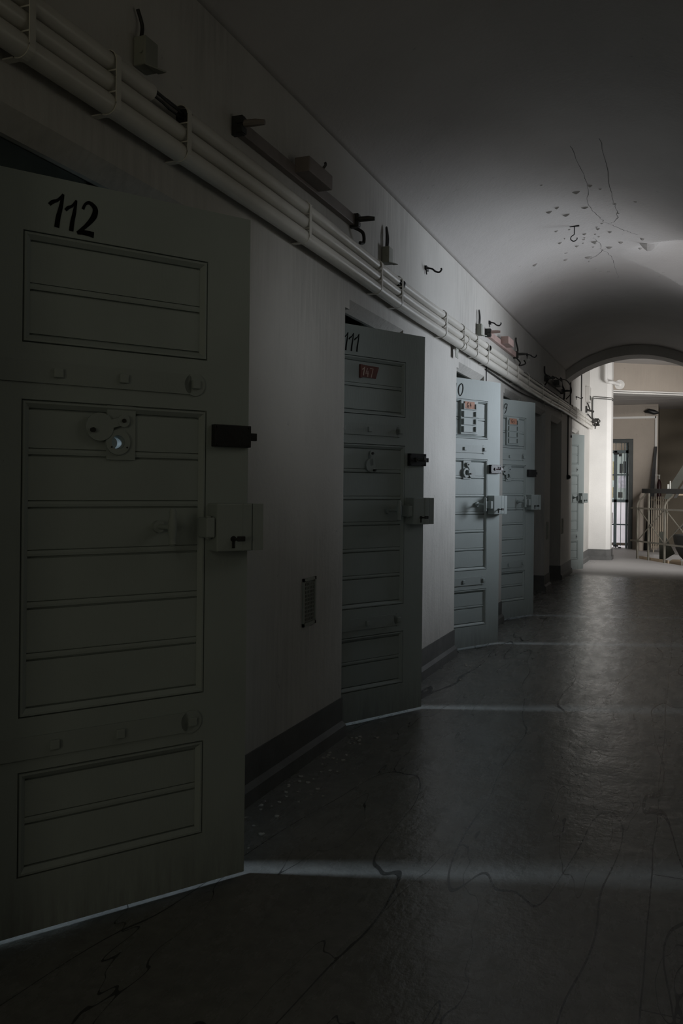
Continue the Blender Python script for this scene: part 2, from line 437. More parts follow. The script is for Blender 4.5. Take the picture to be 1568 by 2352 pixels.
# back wall with the gate opening
YW = 19.4
h.box(-3.5, -1.62, YW, YW+.35, 0, 3.9); h.box(-1.03, -.54, YW, YW+.35, 0, 3.9); h.box(-1.62, -1.03, YW, YW+.35, 2.33, 3.9)
h.box(-3.5, -3.4, 16.3, YW, 0, 3.9)
struct(h, 'wall_hall_back', M_HALL)
h = MB(); h.box(-.54, 5.1, 20.6, 20.7, -.1, 3.9); h.box(-.64, -.54, YW+.35, 20.6, 0, 3.9)
h.box(-3.4, -.64, 20.52, 20.6, 0, 3.05); h.box(-3.5, -3.4, 19.7, 21.3, 0, 3)
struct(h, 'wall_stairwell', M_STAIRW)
h = MB(); h.box(5, 5.1, YA2-.2, 20.7, -1.8, 3.9); h.box(XR+.5, 5.1, YA2-.35, YA2-.2, 0, 3.9)
struct(h, 'wall_hall_right', M_HALL)
h = MB(); h.box(-3.6, 5.1, YA2-.1, 20.9, HALL_TOP, HALL_TOP+.1); h.box(-3.6, 5.1, 18.3, 21.3, 3.05, 3.12)
h.prism([(-3.1, 15.85), (4.9, 21.25), (-3.1, 21.25)], 'z', 3.052, 3.12)
struct(h, 'ceiling_hall', M_VAULT)
# bulkhead carrying the gallery, set at an angle across the hall
h = MB()
e = Vector((.829, .559, 0)); nrm = Vector((.559, -.829, 0)); p0 = Vector((-1.289, 16.982, 0))-e*2.2
def along(d, o, z): q = p0+e*d+nrm*o; return (q.x, q.y, z)
def slab(mb, d0, d1, o0, o1, z0, z1):
    vs = [along(d, o, z) for z in (z0, z1) for o in (o0, o1) for d in (d0, d1)]
    mb.add(vs, [(0, 2, 3, 1), (4, 5, 7, 6), (0, 1, 5, 4), (2, 6, 7, 3), (0, 4, 6, 2), (1, 3, 7, 5)])
slab(h, 0, 8, -.3, 0, 3.09, HALL_TOP)
struct(h, 'wall_bulkhead', M_HALL)
h = MB(); slab(h, 0, 8, -.32, .02, 3.05, 3.075); slab(h, 0, 8, -.3, .035, 3.085, 3.11); struct(h, 'trim_4', M_WHITE)

# thin painted cracks in the vault, dark and slightly open, and curled flakes of paint
def onv(x, y, d=.0008): return (x, y, vz(x, y)-d)
ck = MB()
def crack(pts, w):
    P = smooth_path([(p[0], p[1], 0) for p in pts], 7); Q = []
    for i, p in enumerate(P):
        j = random.uniform(-1, 1)*.008; Q.append(Vector((p.x+j, p.y+random.uniform(-1, 1)*.012, 0)))
    vs = []; 
    for i, p in enumerate(Q):
        d = (Q[min(i+1, len(Q)-1)]-Q[max(0, i-1)]).normalized(); s_ = Vector((-d.y, d.x, 0))*w*random.uniform(.4, 1.3)
        vs += [onv((p+s_).x, (p+s_).y), onv((p-s_).x, (p-s_).y)]
    ck.add(vs, [(2*i, 2*i+1, 2*i+3, 2*i+2) for i in range(len(Q)-1)])
crack([(-.64, 5.2), (-.613, 5.77), (-.647, 6.31), (-.603, 6.62), (-.58, 6.75), (-.545, 6.8)], .0016)
crack([(-.47, 5.1), (-.473, 5.87), (-.473, 6.33), (-.477, 6.64), (-.53, 6.78)], .0016)
crack([(-.545, 6.811), (-.48, 6.93), (-.42, 7.0), (-.356, 7.073)], .0022)
crack([(-.70, 7.15), (-.66, 7.35), (-.67, 7.5), (-.62, 7.7), (-.6, 8.1), (-.61, 8.6)], .0015)
crack([(-.78, 7.78), (-.72, 7.7), (-.66, 7.55), (-.60, 7.5)], .0025)
ck.build('crack', M_IRON, ceil_o)
fk = MB()
def flake(x, y, lx, ly, drop):
    n = 5; vs = []
    for i in range(n+1):
        t = i/n; w = ly*(sin(pi*min(1, t*1.05))**.7 if 0 < t < 1 else .05)
        xx = x+(t-.5)*lx
        yb = y+random.uniform(-.1, .1)*ly
        vs += [(xx, yb-w/2, vz(xx, yb)-.0015), (xx, yb, vz(xx, yb)-.004-drop*sin(pi*t)*.45), (xx, yb+w/2, vz(xx, yb)-.004-drop*sin(pi*t))]
    fs = []
    for i in range(n):
        for k in (0, 1): a = 3*i+k; fs.append((a, a+1, a+4, a+3))
    fk.add(vs, fs)
FL = [(-.286, 7.31, .14, .07, .045), (-.6, 5.9, .03, .03, .01), (-.70, 6.0, .05, .05, .012), (-.68, 6.35, .05, .03, .01), (-.86, 6.25, .03, .03, .01),
      (-.92, 6.3, .04, .04, .01), (-.82, 6.45, .05, .03, .012), (-1.2, 7.44, .04, .03, .012), (-.97, 7.62, .035, .03, .012), (-.95, 7.1, .03, .03, .01),
      (-.70, 7.25, .05, .03, .015), (-.79, 7.7, .06, .03, .015), (-.60, 7.45, .05, .03, .015), (-.50, 7.3, .04, .03, .012), (-.64, 6.9, .03, .03, .01),
      (-.56, 7.0, .03, .03, .01), (-.75, 7.0, .03, .03, .01), (-.84, 7.3, .03, .03, .01), (-.36, 7.5, .03, .03, .01), (-.33, 7.15, .03, .04, .012)]
for a in FL: flake(a[0], a[1], a[2], a[3]*(1 if a[3] > .06 else .32), a[4])
for _ in range(22):
    flake(random.gauss(-.68, .17), random.gauss(6.9, .55), random.uniform(.012, .028), random.uniform(.006, .013), random.uniform(.003, .006))
o = fk.build('paint_flakes', M_VAULT); sm = o.modifiers.new('t', 'SOLIDIFY'); sm.thickness = .001
tag(o, 'small curled flakes of peeling paint hanging from the vaulted ceiling', 'paint flakes', kind='stuff')

# ------------------------------------------------------------------ lettering strokes
def ribbon(mb, pts, widths, y=-.0012, k=8, nib=None):
    P = smooth_path([(p[0], 0, p[1]) for p in pts], k); n = len(P); vs = []
    for i, p in enumerate(P):
        d = (P[min(i+1, n-1)]-P[max(0, i-1)]).normalized(); s_ = Vector((-d.z, 0, d.x))
        t = i/(n-1)*(len(widths)-1); a = int(min(t, len(widths)-2)); w = widths[a]+(widths[a+1]-widths[a])*(t-a)
        vs += [tuple(p+s_*w/2+Vector((0, y, 0))), tuple(p-s_*w/2+Vector((0, y, 0)))]
    mb.add(vs, [(2*i, 2*i+1, 2*i+3, 2*i+2) for i in range(n-1)])
def digit(mb, ch, x, z, h, w=.008, y=-.0012, g=1.0):
    # x = left, z = bottom, h = height; hand-painted, leaning
    def q(px, pz): return (x+px*h*g, z+pz*h)
    if ch == '1':
        ribbon(mb, [q(.02, .62), q(.12, .72), q(.27, .80), q(.42, 1.0)], [w*1.0, w*1.1, w*.8, w*.5], y, 4)
        ribbon(mb, [q(.42, 1.0), q(.35, .6), q(.28, .3), q(.24, .0)], [w*.7, w*1.2, w*1.4, w*1.5], y, 4)
    elif ch == '2':
        ribbon(mb, [q(.16, .78), q(.24, .95), q(.38, 1.0), q(.53, .86), q(.49, .62), q(.28, .33), q(.0, .05)], [w*.9, w*.8, w*1.2, w*1.7, w*1.8, w*1.2, w*.9], y)
        ribbon(mb, [q(.0, .05), q(.2, .1), q(.5, .08)], [w*.8, w*1.6, w*1.9], y)
    elif ch == '0':
        ribbon(mb, [q(.28, 1), q(.08, .75), q(.03, .35), q(.15, .02), q(.35, .2), q(.45, .6), q(.40, .92), q(.28, 1)], [w*.6, w*1.3, w*1.6, w*.8, w*1.0, w*1.5, w*1.2, w*.6], y)
    elif ch == '9':
        ribbon(mb, [q(.45, .8), q(.35, 1.0), q(.12, .9), q(.08, .65), q(.25, .55), q(.42, .75)], [w*.8, w*1.0, w*1.4, w*1.1, w*.7, w*.8], y)
        ribbon(mb, [q(.48, 1.0), q(.40, .6), q(.25, .2), q(.05, .0)], [w*.8, w*1.3, w*1.1, w*.7], y)
    elif ch == '4':
        ribbon(mb, [q(.3, 1), q(.05, .35), q(.5, .35)], [w, w, w], y, 1); ribbon(mb, [q(.38, .7), q(.36, 0)], [w, w], y, 1)
    elif ch == '7':
        ribbon(mb, [q(.05, .97), q(.48, .97), q(.2, 0)], [w, w, w], y, 1)
    elif ch == 'G':
        ribbon(mb, [q(.45, .9), q(.2, 1), q(.02, .5), q(.2, 0), q(.45, .1), q(.45, .45), q(.25, .45)], [w]*7, y, 3)
    elif ch == '6':
        ribbon(mb, [q(.42, .95), q(.1, .6), q(.05, .2), q(.3, 0), q(.45, .25), q(.3, .5), q(.08, .35)], [w]*7, y, 3)

# ------------------------------------------------------------------ cell doors
DW, DH = .79, 2.06
def zt(fr_): return DH*(1-fr_)
PX0, PX1 = DW-.700, DW-.147
GROUPS = [(.076, .223, [.151]), (.2974, .716, [.369, .4385, .504, .572, .640]), (.787, .925, [.856])]
HX, HZ = DW-.43, zt(.3495)
def make_door(free, ang, num, label, spec):
    th = radians(ang); rz = pi/2-th
    ex, ey = sin(th), cos(th)
    root = empty('cell_door', (free[0]-DW*ex, free[1]-DW*ey, .022), rz, label, 'door', 'open cell doors along the left wall')
    hole = spec.get('hole', False); HX = DW-spec.get('hs', .43)
    # leaf: core plus stiles and rails
    m = MB()
    if hole: m.hole_plate(0, DW, 0, DH, HX, HZ, .0185, .022, .05)
    else: m.box(0, DW, .022, .05, 0, DH)
    d = .022; prev = 0
    m.box(0, PX0, 0, d, 0, DH); m.box(PX1, DW, 0, d, 0, DH)
    for a, b, _ in GROUPS:
        m.box(PX0, PX1, 0, d, zt(a), zt(prev)); prev = b
    m.box(PX0, PX1, 0, d, 0, zt(prev))
    m.build('door_leaf', M_DOOR, root)
    # panels: sloped moulding, boards with beads
    for a, b, beads in GROUPS:
        m = MB(); z1, z0 = zt(a), zt(b); s_ = .022
        # profile going down in z: (z, y)
        pr = [(z1, .012), (z1-.003, .012), (z1-.0045, -.001), (z1-.010, -.001), (z1-s_, .010), (z1-s_-.0008, .020), (z1-s_-.0048, .020), (z1-s_-.0055, .011)]
        for bd in beads:
            z = zt(bd)
            pr += [(z+.017, .011), (z+.0165, .017), (z+.0145, .017), (z+.014, .0105), (z+.006, .0095), (z-.001, .0105), (z-.0015, .021), (z-.0065, .021), (z-.007, .011)]
        pr += [(z0+s_+.0055, .011), (z0+s_+.0048, .020), (z0+s_+.0008, .020), (z0+s_, .010), (z0+.010, -.001), (z0+.0045, -.001), (z0+.003, .012), (z0, .012)]
        xa, xb = PX0+s_, PX1-s_
        for (za, ya), (zb, yb) in zip(pr[:-1], pr[1:]):
            # mitre at ends
            def xe(z, y):
                e_ = min(z1-z, z-z0); e_ = min(e_, s_); return PX0+e_, PX1-e_
            a0, a1 = xe(za, ya); b0, b1 = xe(zb, yb)
            if hole and za > HZ > zb:
                m.hole_plate(a0, a1, zb, za, HX, HZ, .0185, ya, .0218)
            else:
                m.add([(a0, ya, za), (a1, ya, za), (b1, yb, zb), (b0, yb, zb)], [(0, 1, 2, 3)])
        sp = [(0, .012), (.003, .012), (.0045, -.001), (.010, -.001), (s_, .010), (s_+.0008, .018), (s_+.003, .018), (s_+.0035, .0108)]
        for (ua, ya), (ub, yb) in zip(sp[:-1], sp[1:]):
            for sgn, X in ((1, PX0), (-1, PX1)):
                ca, cb = min(ua, s_), min(ub, s_)
                m.add([(X+sgn*ua, ya, z0+ca), (X+sgn*ub, yb, z0+cb), (X+sgn*ub, yb, z1-cb), (X+sgn*ua, ya, z1-ca)], [(0, 1, 2, 3)])
        m.build('panel', M_DOOR, root)
    # strap hinges
    for fz in (.2605, .7555):
        z = zt(fz); m = MB(); xe_ = DW-.191
        m.box(0.0, xe_-.02, -.007, .002, z-.030, z+.030)
        m.prism([(xe_-.02, z-.030), (xe_-.012, z-.023), (xe_-.012, z+.023), (xe_-.02, z+.030)], 'y', -.007, .002)
        m.disc((xe_, z), .034, -.007, .002, 28)
        m.tube([(-.012, -.004, z-.05), (-.012, -.004, z+.05)], .012)
        hg = m.build('hinge_strap', M_DOOR2, root)
        for sx in (DW-.605, DW-.417, xe_+.002):
            q = MB(); q.bevbox(sx-.013, sx+.013, -.017, -.005, z-.013, z+.013, .0025); q.build('bolt', M_DOOR2, hg)
    # lock case
    z = zt(.470); m = MB(); lx = DW-spec.get('lockx', .137)
    m.bevbox(lx, lx+.122, -.062, 0.003, z-.073, z+.073, .004)
    m.box(lx+.088, lx+.091, -.0628, -.06, z-.072, z+.072)
    lk = m.build('lock_case', M_DOOR2, root)
    q = MB(); q.box(lx+.125, DW+.022, -.060, .004, z-.072, z+.072); q.build('striker_plate', M_DOOR2, lk)
    q = MB(); q.bevbox(lx-.033, lx-.004, -.058, .002, z-.03, z+.03, .004); q.tube([(lx-.012, -.03, z-.035), (lx-.012, -.03, z+.035)], .009); q.build('latch', M_DOOR2, lk)
    q = MB(); kx, kz = lx+.055, z-.035
    q.disc((kx, kz), .009, -.066, -.061, 14); q.tube([(kx, -.062, kz), (kx, -.095, kz)], .004, 8); q.bevbox(kx-.004, kx+.022, -.10, -.092, kz-.006, kz+.010, .002)
    q.bevbox(kx-.004, kx+.004, -.066, -.0615, kz-.028, kz, .001)
    q.build('key', M_DARK, lk)
    # bolt lock above
    if spec.get('rim', True):
        z = zt(.3335); m = MB(); x0 = DW-spec.get('rimw', .128)
        m.bevbox(x0, DW-.002, -.022, .002, z-.034, z+.034, .002)
        for sx in (x0+.008, DW-.01):
            for sz in (z-.027, z+.027): m.disc((sx, sz), .0035, -.0245, -.021, 8)
        rl = m.build('bolt_lock', M_IRON, root)
        q = MB(); q.bevbox(DW-.002, DW+.022, -.018, -.004, z-.012, z+.012, .002); q.build('bolt', M_IRON if num != '110' else M_RED, rl)
        if spec.get('rimdetail'):
            q = MB(); q.tube([(x0+.05, -.024, z), (x0+.11, -.024, z)], .007, 8); q.disc((x0+.05, z), .012, -.028, -.02, 14); q.tube([(x0+.1, -.03, z), (x0+.1, -.03, z+.018)], .004, 8)
            q.build('slide', M_RED if num == '110' else M_DARK, rl)
    # T handle
    z = zt(.468); hx = DW-spec.get('hx', .30); m = MB()
    m.disc((hx-.012, z), .018, -.006, .012, 16)
    m.tube([(hx-.012, 0.01, z), (hx-.006, -.035, z), (hx, -.07, z)], [.009, .0075, .008], 10)
    m.tube([(hx, -.07, z-.055), (hx, -.07, z-.048), (hx, -.07, z-.03), (hx, -.07, z-.02), (hx, -.07, z+.02), (hx, -.07, z+.03), (hx, -.07, z+.045), (hx, -.07, z+.055)],
           [.006, .012, .010, .013, .013, .0095, .0115, .006], 12)
    m.build('handle', M_DOOR2, root, True)
    # spy-hole
    style = spec.get('spy', 'open'); m = MB()
    if style == 'open':
        m.hole_plate(HX-.03, HX+.055, HZ-.05, HZ+.105, HX, HZ, .019, -.003+.006, .0112)
        q = []
        pl = m.build('spyhole_plate', M_DOOR2, root)
        r = MB(); n = 36
        for k in range(n):
            a0, a1 = 2*pi*k/n, 2*pi*(k+1)/n
            P = lambda a, rr, y: (HX+rr*cos(a), y, HZ+rr*sin(a))
            r.add([P(a0, .020, -.006), P(a1, .020, -.006), P(a1, .036, -.006), P(a0, .036, -.006), P(a0, .020, .006), P(a1, .020, .006), P(a1, .036, .004), P(a0, .036, .004)],
                  [(0, 1, 2, 3), (0, 4, 5, 1), (3, 2, 6, 7)])
        r.build('ring', M_DOOR2, pl)
        r = MB(); r.disc((HX-.02, HZ-.014), .0025, -.0085, -.005, 8); r.disc((HX+.026, HZ-.014), .0025, -.0085, -.005, 8); r.build('screw', M_DARK, pl)
        cv = MB(); pv = (HX+.014, HZ+.062)
        cc = spec.get('cover', (-.056, .042)); cc = (HX+cc[0], HZ+cc[1])
        cv.disc(cc, .040, -.010, -.006, 36); cv.disc(pv, .018, -.011, -.0055, 20)
        d_ = Vector((pv[0]-cc[0], pv[1]-cc[1])); nn = Vector((-d_.y, d_.x)).normalized()*.012
        cv.prism([(cc[0]+nn.x, cc[1]+nn.y), (pv[0]+nn.x, pv[1]+nn.y), (pv[0]-nn.x, pv[1]-nn.y), (cc[0]-nn.x, cc[1]-nn.y)], 'y', -.0098, -.006)
        cvo = cv.build('spyhole_cover', M_DOOR2, root)
        q = MB(); q.disc(pv, .006, -.015, -.010, 12); q.disc((cc[0]-.022, cc[1]-.01), .007, -.020, -.009, 12); q.build('rivet', M_DARK, cvo)
    else:
        cv = MB(); cc = (HX, HZ-.005); pv = (HX+.004, HZ+.058)
        cv.disc(cc, .036, -.004, .008, 32); cv.disc(pv, .016, -.006, .008, 18)
        cv.prism([(cc[0]-.012, cc[1]), (cc[0]+.012, cc[1]), (pv[0]+.009, pv[1]), (pv[0]-.009, pv[1])], 'y', -.004, .008)
        cvo = cv.build('spyhole_cover', M_DOOR2, root)
        q = MB(); q.disc(pv, .007, -.013, -.005, 12); q.disc((cc[0]+.016, cc[1]-.026), .006, -.02, -.003, 12); q.build('rivet', M_DARK, cvo)
    # number
    if num:
        m = MB(); z = zt(.067); h_ = .095; x = DW-.634
        if num == '112':
            digit(m, '1', x, z+.002, h_, .0095); digit(m, '1', x+.045, z-.001, h_*.93, .0085, g=.85); digit(m, '2', x+.080, z-.008, h_*1.0, .009, g=1.0)
        elif num == '111':
            for k in range(3): digit(m, '1', DW-.602+k*.038, z, h_, .007, g=.85)
        elif num == '110':
            digit(m, '1', DW-.60, z, h_, .008); digit(m, '1', DW-.55, z, h_, .008); digit(m, '0', DW-.492, z, h_, .0085, g=1.25)
        elif num == '109':
            digit(m, '1', DW-.61, z, h_, .008); digit(m, '0', DW-.56, z, h_, .008, g=1.0); digit(m, '9', DW-.505, z, h_, .008, g=1.1)
        m.build('number', M_INK, root)
    # name card, card rack
    if spec.get('rack'):
        x0, x1, z0, z1 = DW-.461, DW-.268, zt(.207), zt(.080)
        m = MB(); m.bevbox(x0, x1, -.004, .012, z0, z1, .003)
        m.tube([(x0-.004, -.002, (z0+z1)/2), (x1+.006, -.002, (z0+z1)/2)], .006, 8)
        rk = m.build('card_rack', M_DOOR, root)
        hh = (z1-z0-.03)/4
        for k in range(4):
            zz = z1-.015-hh*(k+1); q = MB()
            q.box(x0+.022, x0+.030, -.016, -.003, zz+.004, zz+hh-.012); q.box(x1-.036, x1-.028, -.016, -.003, zz+.004, zz+hh-.012); q.box(x0+.022, x1-.028, -.015, -.003, zz, zz+.006)
            q.build('slot', M_DOOR2, rk)
        zz = z1-.015-hh; q = MB(); q.box(x0+.036, x1-.046, -.010, -.006, zz+.008, zz+hh+.004)
        cd = q.build('name_card', M_CARD, rk); cd['label'] = 'orange name card'
        q = MB(); digit(q, 'G', x0+.062, zz+.018, hh*.6, .0045, -.0108); digit(q, '4', x0+.092, zz+.018, hh*.6, .0045, -.0108); q.build('lettering', M_CREAM, cd) if False else None
        l = q.build('lettering', M_INK, rk); 
    if spec.get('card'):
        q = MB(); cx, cz = DW-.405, zt(.114)
        q.prism([(cx-.06, cz-.028), (cx+.04, cz-.030), (cx+.062, cz+.032), (cx-.062, cz+.036)], 'y', .004, .0075)
        q.box(cx-.075, cx-.062, -.002, .01, cz-.034, cz+.036)
        cd = q.build('name_card', M_CARDR, root); cd['label'] = 'torn red name card'
        q = MB(); digit(q, '1', cx-.06, cz-.02, .045, .005, .0034); digit(q, '4', cx-.035, cz-.025, .045, .005, .0034); digit(q, '7', cx-.005, cz-.028, .05, .005, .0034); q.build('lettering', M_CREAM, cd)
    return root
make_door((-1.286, 2.453), 32.5, '112', 'grey panelled steel cell door standing ajar nearest the camera, painted number 112', dict(hole=True, spy='open', hx=.289, rimw=.13, lockx=.14))
make_door((-1.356, 4.682), 28.0, '111', 'dark grey cell door numbered 111 with a torn red card and black bolt lock', dict(spy='closed', hs=.398, hx=.256, card=True, rimdetail=True))
make_door((-1.373, 6.902), 28.8, '110', 'pale blue-grey cell door in full window light, number ending in 0', dict(spy='open', hs=.39, cover=(.058, .002), hx=.248, rack=True, rimdetail=True))
make_door((-1.367, 8.592), 25.5, '109', 'shaded blue-grey cell door with number ending in 9, just behind the brightly lit door', dict(spy='open', cover=(-.05, .05), hx=.25, rack=True))
make_door((-1.452, 13.86), 26.4, None, 'narrow-looking pale cell door at the far end beyond the arch, beside the white column', dict(spy='closed', hx=.26, rim=False))

# shut inner leaves in the two doorless niches
for i, (a, b) in enumerate(OPEN[4:6]):
    m = MB(); m.box(XL-.33, XL-.28, a-.18, b-.06, .01, 2.03)
    for k in range(9): m.box(XL-.28, XL-.274, a-.1, b-.14, .12+k*.21, .12+k*.21+.19)
    o = m.build('inner_door', M_DARK); tag(o, ['dark closed door deep in the first doorless niche past the shaded door', 'dark closed door deep in the last niche before the arch'][i], 'door', 'closed dark doors in the deep niches')

# ------------------------------------------------------------------ pipe bundle along the wall
PXc = XL+.052; ZP = (2.322, 2.384, 2.444); RP = (.030, .0272, .0272)
pb = empty('pipe_bundle', (PXc, 0, 2.4), 0, 'three cream-painted pipes clamped together along the cell wall above the doors', 'pipes')
def sag(y):
    t = min(1, max(0, (y-2.8)/2.4)); u = min(1, max(0, (13-y)/4)); t = t*t*(3-2*t); u = u*u*(3-2*u)
    return -.032*t*u
def local(p): return (p[0]-PXc, p[1], p[2]-2.4+sag(p[1]))
gaps = [(2.26, 2.46), (4.70, 4.80), (7.09, 7.19)]
YE = 15.75
for k in range(3):
    m = MB(); segs = [(YB, YE-.1*k)]
    if k == 2:
        segs = []; y = YB
        for g0, g1 in gaps: segs.append((y, g0)); y = g1
        segs.append((y, 8.75))
        m.tube([local((PXc, 8.75, ZP[k]-.005)), local((PXc, 12.9, ZP[k]-.02))], .014, 12); segs.append((12.9, YE-.1))
    for a, b in segs:
        n = max(4, int((b-a)*2)); m.tube([local((PXc+.002*sin(y_*1.7+k), y_, ZP[k]-.003*abs(sin(y_*1.6)))) for y_ in [a+(b-a)*i/n for i in range(n+1)]], RP[k], 20)
    for yj in ((6.3, 10.65, 12.45) if k == 0 else (6.38, 10.9, 12.62) if k == 1 else (13.6,)):
        m.tube([local((PXc, yj, ZP[k])), local((PXc, yj+.05, ZP[k]))], RP[k]+.0035, 20)
    m.build('pipe', M_PIPE, pb, True)
for g0, g1 in gaps:
    m = MB()
    for dz, dx in ((.01, .006), (0, .012), (-.01, .004)):
        m.tube([local((PXc+dx+.004*sin(i), g0-.02+(g1-g0+.04)*i/6, ZP[2]+dz+.002*sin(i*2+dz*99))) for i in range(7)], .0035, 8)
    m.tube([local((PXc, g1-.012, ZP[2])), local((PXc, g1+.01, ZP[2]))], .0262, 20)
    m.build('exposed_cable', M_WIRE, pb)
for y in (1.71, 2.06, 2.44, 3.42, 4.37, 4.73, 5.72, 6.23, 6.67, 7.07, 7.89, 8.42, 9.05, 10.0, 11.3, 13.3, 14.6):
    m = MB(); xf = PXc+.030
    m.box(xf-PXc, xf-PXc+.003, y-.011, y+.011, ZP[0]-2.4-.005, ZP[2]-2.4+.012)
    def band(zc, a0, a1, rr):
        for k in range(8):
            t0, t1 = radians(a0+(a1-a0)*k/8), radians(a0+(a1-a0)*(k+1)/8)
            P = [(r_*cos(t), z_+r_*sin(t)) for t, r_, z_ in ((t0, rr, zc), (t1, rr, zc), (t1, rr+.003, zc), (t0, rr+.003, zc))]
            m.prism([(p[0], p[1]) for p in P], 'y', y-.011, y+.011)
    band(ZP[0]-2.4, 0, -125, RP[0]+.001); band(ZP[2]-2.4, 0, 110, RP[2]+.001)
    m.box(-.052, -.015, y-.011, y+.011, ZP[0]-2.4-.030, ZP[0]-2.4-.026)
    for zz in ((ZP[0]+ZP[1])/2, (ZP[1]+ZP[2])/2):
        m.box(-.05, xf-PXc, y-.010, y+.010, zz-2.4-.002, zz-2.4+.002)
    m.v = [(x_, y_, z_+sag(y)) for x_, y_, z_ in m.v]
    m.build('clamp', M_PIPE, pb)
m = MB()
pc = [(XL+.02, .3, 2.486), (XL+.02, 1.6, 2.486), (XL+.02, 2.75, 2.483), (XL+.018, 3.0, 2.491), (XL+.02, 3.5, 2.478), (XL+.02, 4.3, 2.483), (XL+.02, 5.1, 2.483), (XL+.016, 5.35, 2.493), (XL+.018, 5.7, 2.485), (XL+.02, 7, 2.481), (XL+.02, 9, 2.481), (XL+.02, 12.8, 2.481)]
m.tube([local(p) for p in smooth_path(pc, 5)], .005, 8)
pc2 = [(XL+.012, 7.3, 2.282), (XL+.014, 8.2, 2.264), (XL+.014, 9.0, 2.258), (XL+.014, 10.2, 2.283), (XL+.014, 12.4, 2.29)]
m.tube([local(p) for p in smooth_path(pc2, 5)], .006, 8)
m.build('cable', M_WIRE, pb, True)

# ------------------------------------------------------------------ fluorescent battens without tubes
def batten(y0, y1, z, mat, label, hornz=None):
    r = empty('tube_light_fixture', (XL, (y0+y1)/2, z), 0, label, 'lamp fixture', 'tubeless lamp battens above the pipes'); L = (y1-y0)/2
    m = MB(); m.bevbox(.001, .032, -L+.04, L-.04, -.026, .026, .003); m.build('housing', mat, r)
    m = MB(); m.bevbox(.03, .10, -.13, .13, -.010, .055, .004); m.build('ballast_box', mat, r)
    for s in (-1, 1):
        m = MB(); yy = s*(L-.02)
        m.box(.001, .045, yy-.012, yy+.012, -.035, .035); m.bevbox(.02, .05, yy-.018, yy+.018, .004, .03, .003); m.bevbox(.02, .05, yy-.018, yy+.018, -.03, -.006, .003)
        h_ = m.build('lamp_holder', M_DARK, r)
        m = MB(); m.tube([(.045, yy, .006), (.09, yy+.01, .008), (.125, yy+.015, .006)], [.014, .014, .010], 10); m.build('peg', M_DARK if s > 0 else mat, h_)
    return r
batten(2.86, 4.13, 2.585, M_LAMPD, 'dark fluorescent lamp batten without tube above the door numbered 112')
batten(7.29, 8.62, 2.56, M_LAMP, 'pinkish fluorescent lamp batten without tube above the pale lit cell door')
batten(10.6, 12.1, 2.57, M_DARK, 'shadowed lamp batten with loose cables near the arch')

def cable(name, pts, r, label, mat=M_WIRE, cat='cable', group=None, par=None):
    m = MB(); m.tube(smooth_path(pts, 6), r, 8); o = m.build(name, mat, par, True)
    if label: tag(o, label, cat, group)
    return o
# twisted cable ends around the fixtures
cable('cable', [(XL+.01, 4.13, 2.56), (XL+.045, 4.17, 2.54), (XL+.04, 4.20, 2.50), (XL+.03, 4.17, 2.49)], .009, 'thick cable dropping from the nearest lamp batten to the pipes')
cable('cable', [(XL+.02, 8.62, 2.54), (XL+.05, 8.7, 2.50), (XL+.03, 8.78, 2.48), (XL+.06, 8.95, 2.52), (XL+.04, 8.98, 2.56)], .007, 'tangled cable at the far end of the pinkish lamp batten')
cable('cable', [(XL+.02, 8.66, 2.57), (XL+.03, 8.68, 2.62), (XL+.015, 8.66, 2.70), (XL+.012, 8.67, 2.74)], [.007]*0 or .008, 'short dark cable standing up behind the pinkish batten')
m = MB(); m.tube([(XL+.06, 9.0, 2.565), (XL+.085, 9.05, 2.57)], [.016, .010], 12); o = m.build('lamp_socket', M_BRIGHT, None, True); tag(o, 'small shiny lamp socket on a cable beyond the pinkish batten', 'socket')
cable('cable', [(XL+.02, 10.5, 2.70), (XL+.02, 10.55, 2.62), (XL+.05, 10.7, 2.60), (XL+.05, 10.6, 2.55), (XL+.03, 10.5, 2.48)], .009, 'dark cable loop at the near end of the shadowed batten')
cable('cable', [(XL+.02, 11.9, 2.70), (XL+.05, 12.2, 2.74), (XL+.08, 12.5, 2.70), (XL+.08, 12.6, 2.60), (XL+.04, 12.4, 2.50)], .008, 'black cable hanging in a wide loop beside the arch')
cable('cable', [(XL+.02, 12.0, 2.74), (XL+.03, 12.02, 2.65), (XL+.05, 12.1, 2.58), (XL+.04, 12.15, 2.47)], .012, 'thick black cable hanging straight beside the arch')

# small terminal boxes on the wall above the pipes, each with a cable loop
def term(y, z, label, loop=True, s=1.0):
    r = empty('terminal_box', (XL, y, z), 0, label, 'terminal box', 'small terminal boxes above the pipes')
    m = MB(); m.bevbox(.001, .045, -.035*s, .035*s, -.05, .04, .004); m.disc((.03, -.01), .006, -.04*s, -.034*s, 10); m.prism([(.045, -.035*s), (.045, .035*s), (.075, .035*s)], 'z', -.052, -.047); m.build('box', M_JAMB, r)
    if loop:
        m = MB(); m.tube(smooth_path([(.02, -.012, .04), (.022, -.014, .10), (.016, 0, .155), (.022, .012, .10), (.02, .012, .04)], 5), .006, 8); m.build('cable', M_WIRE, r, True)
    return r
term(2.28, 2.575, 'grey terminal box above the pipes over the door numbered 112', False)
term(4.63, 2.545, 'grey terminal box with an upright cable loop above the door numbered 111')
term(6.99, 2.535, 'grey terminal box with cable above the pipes before the pinkish batten')
cable('cable', [(XL+.02, 2.26, 2.62), (XL+.015, 2.27, 2.66), (XL+.012, 2.25, 2.70)], .006, 'short cable stub above the nearest terminal box')

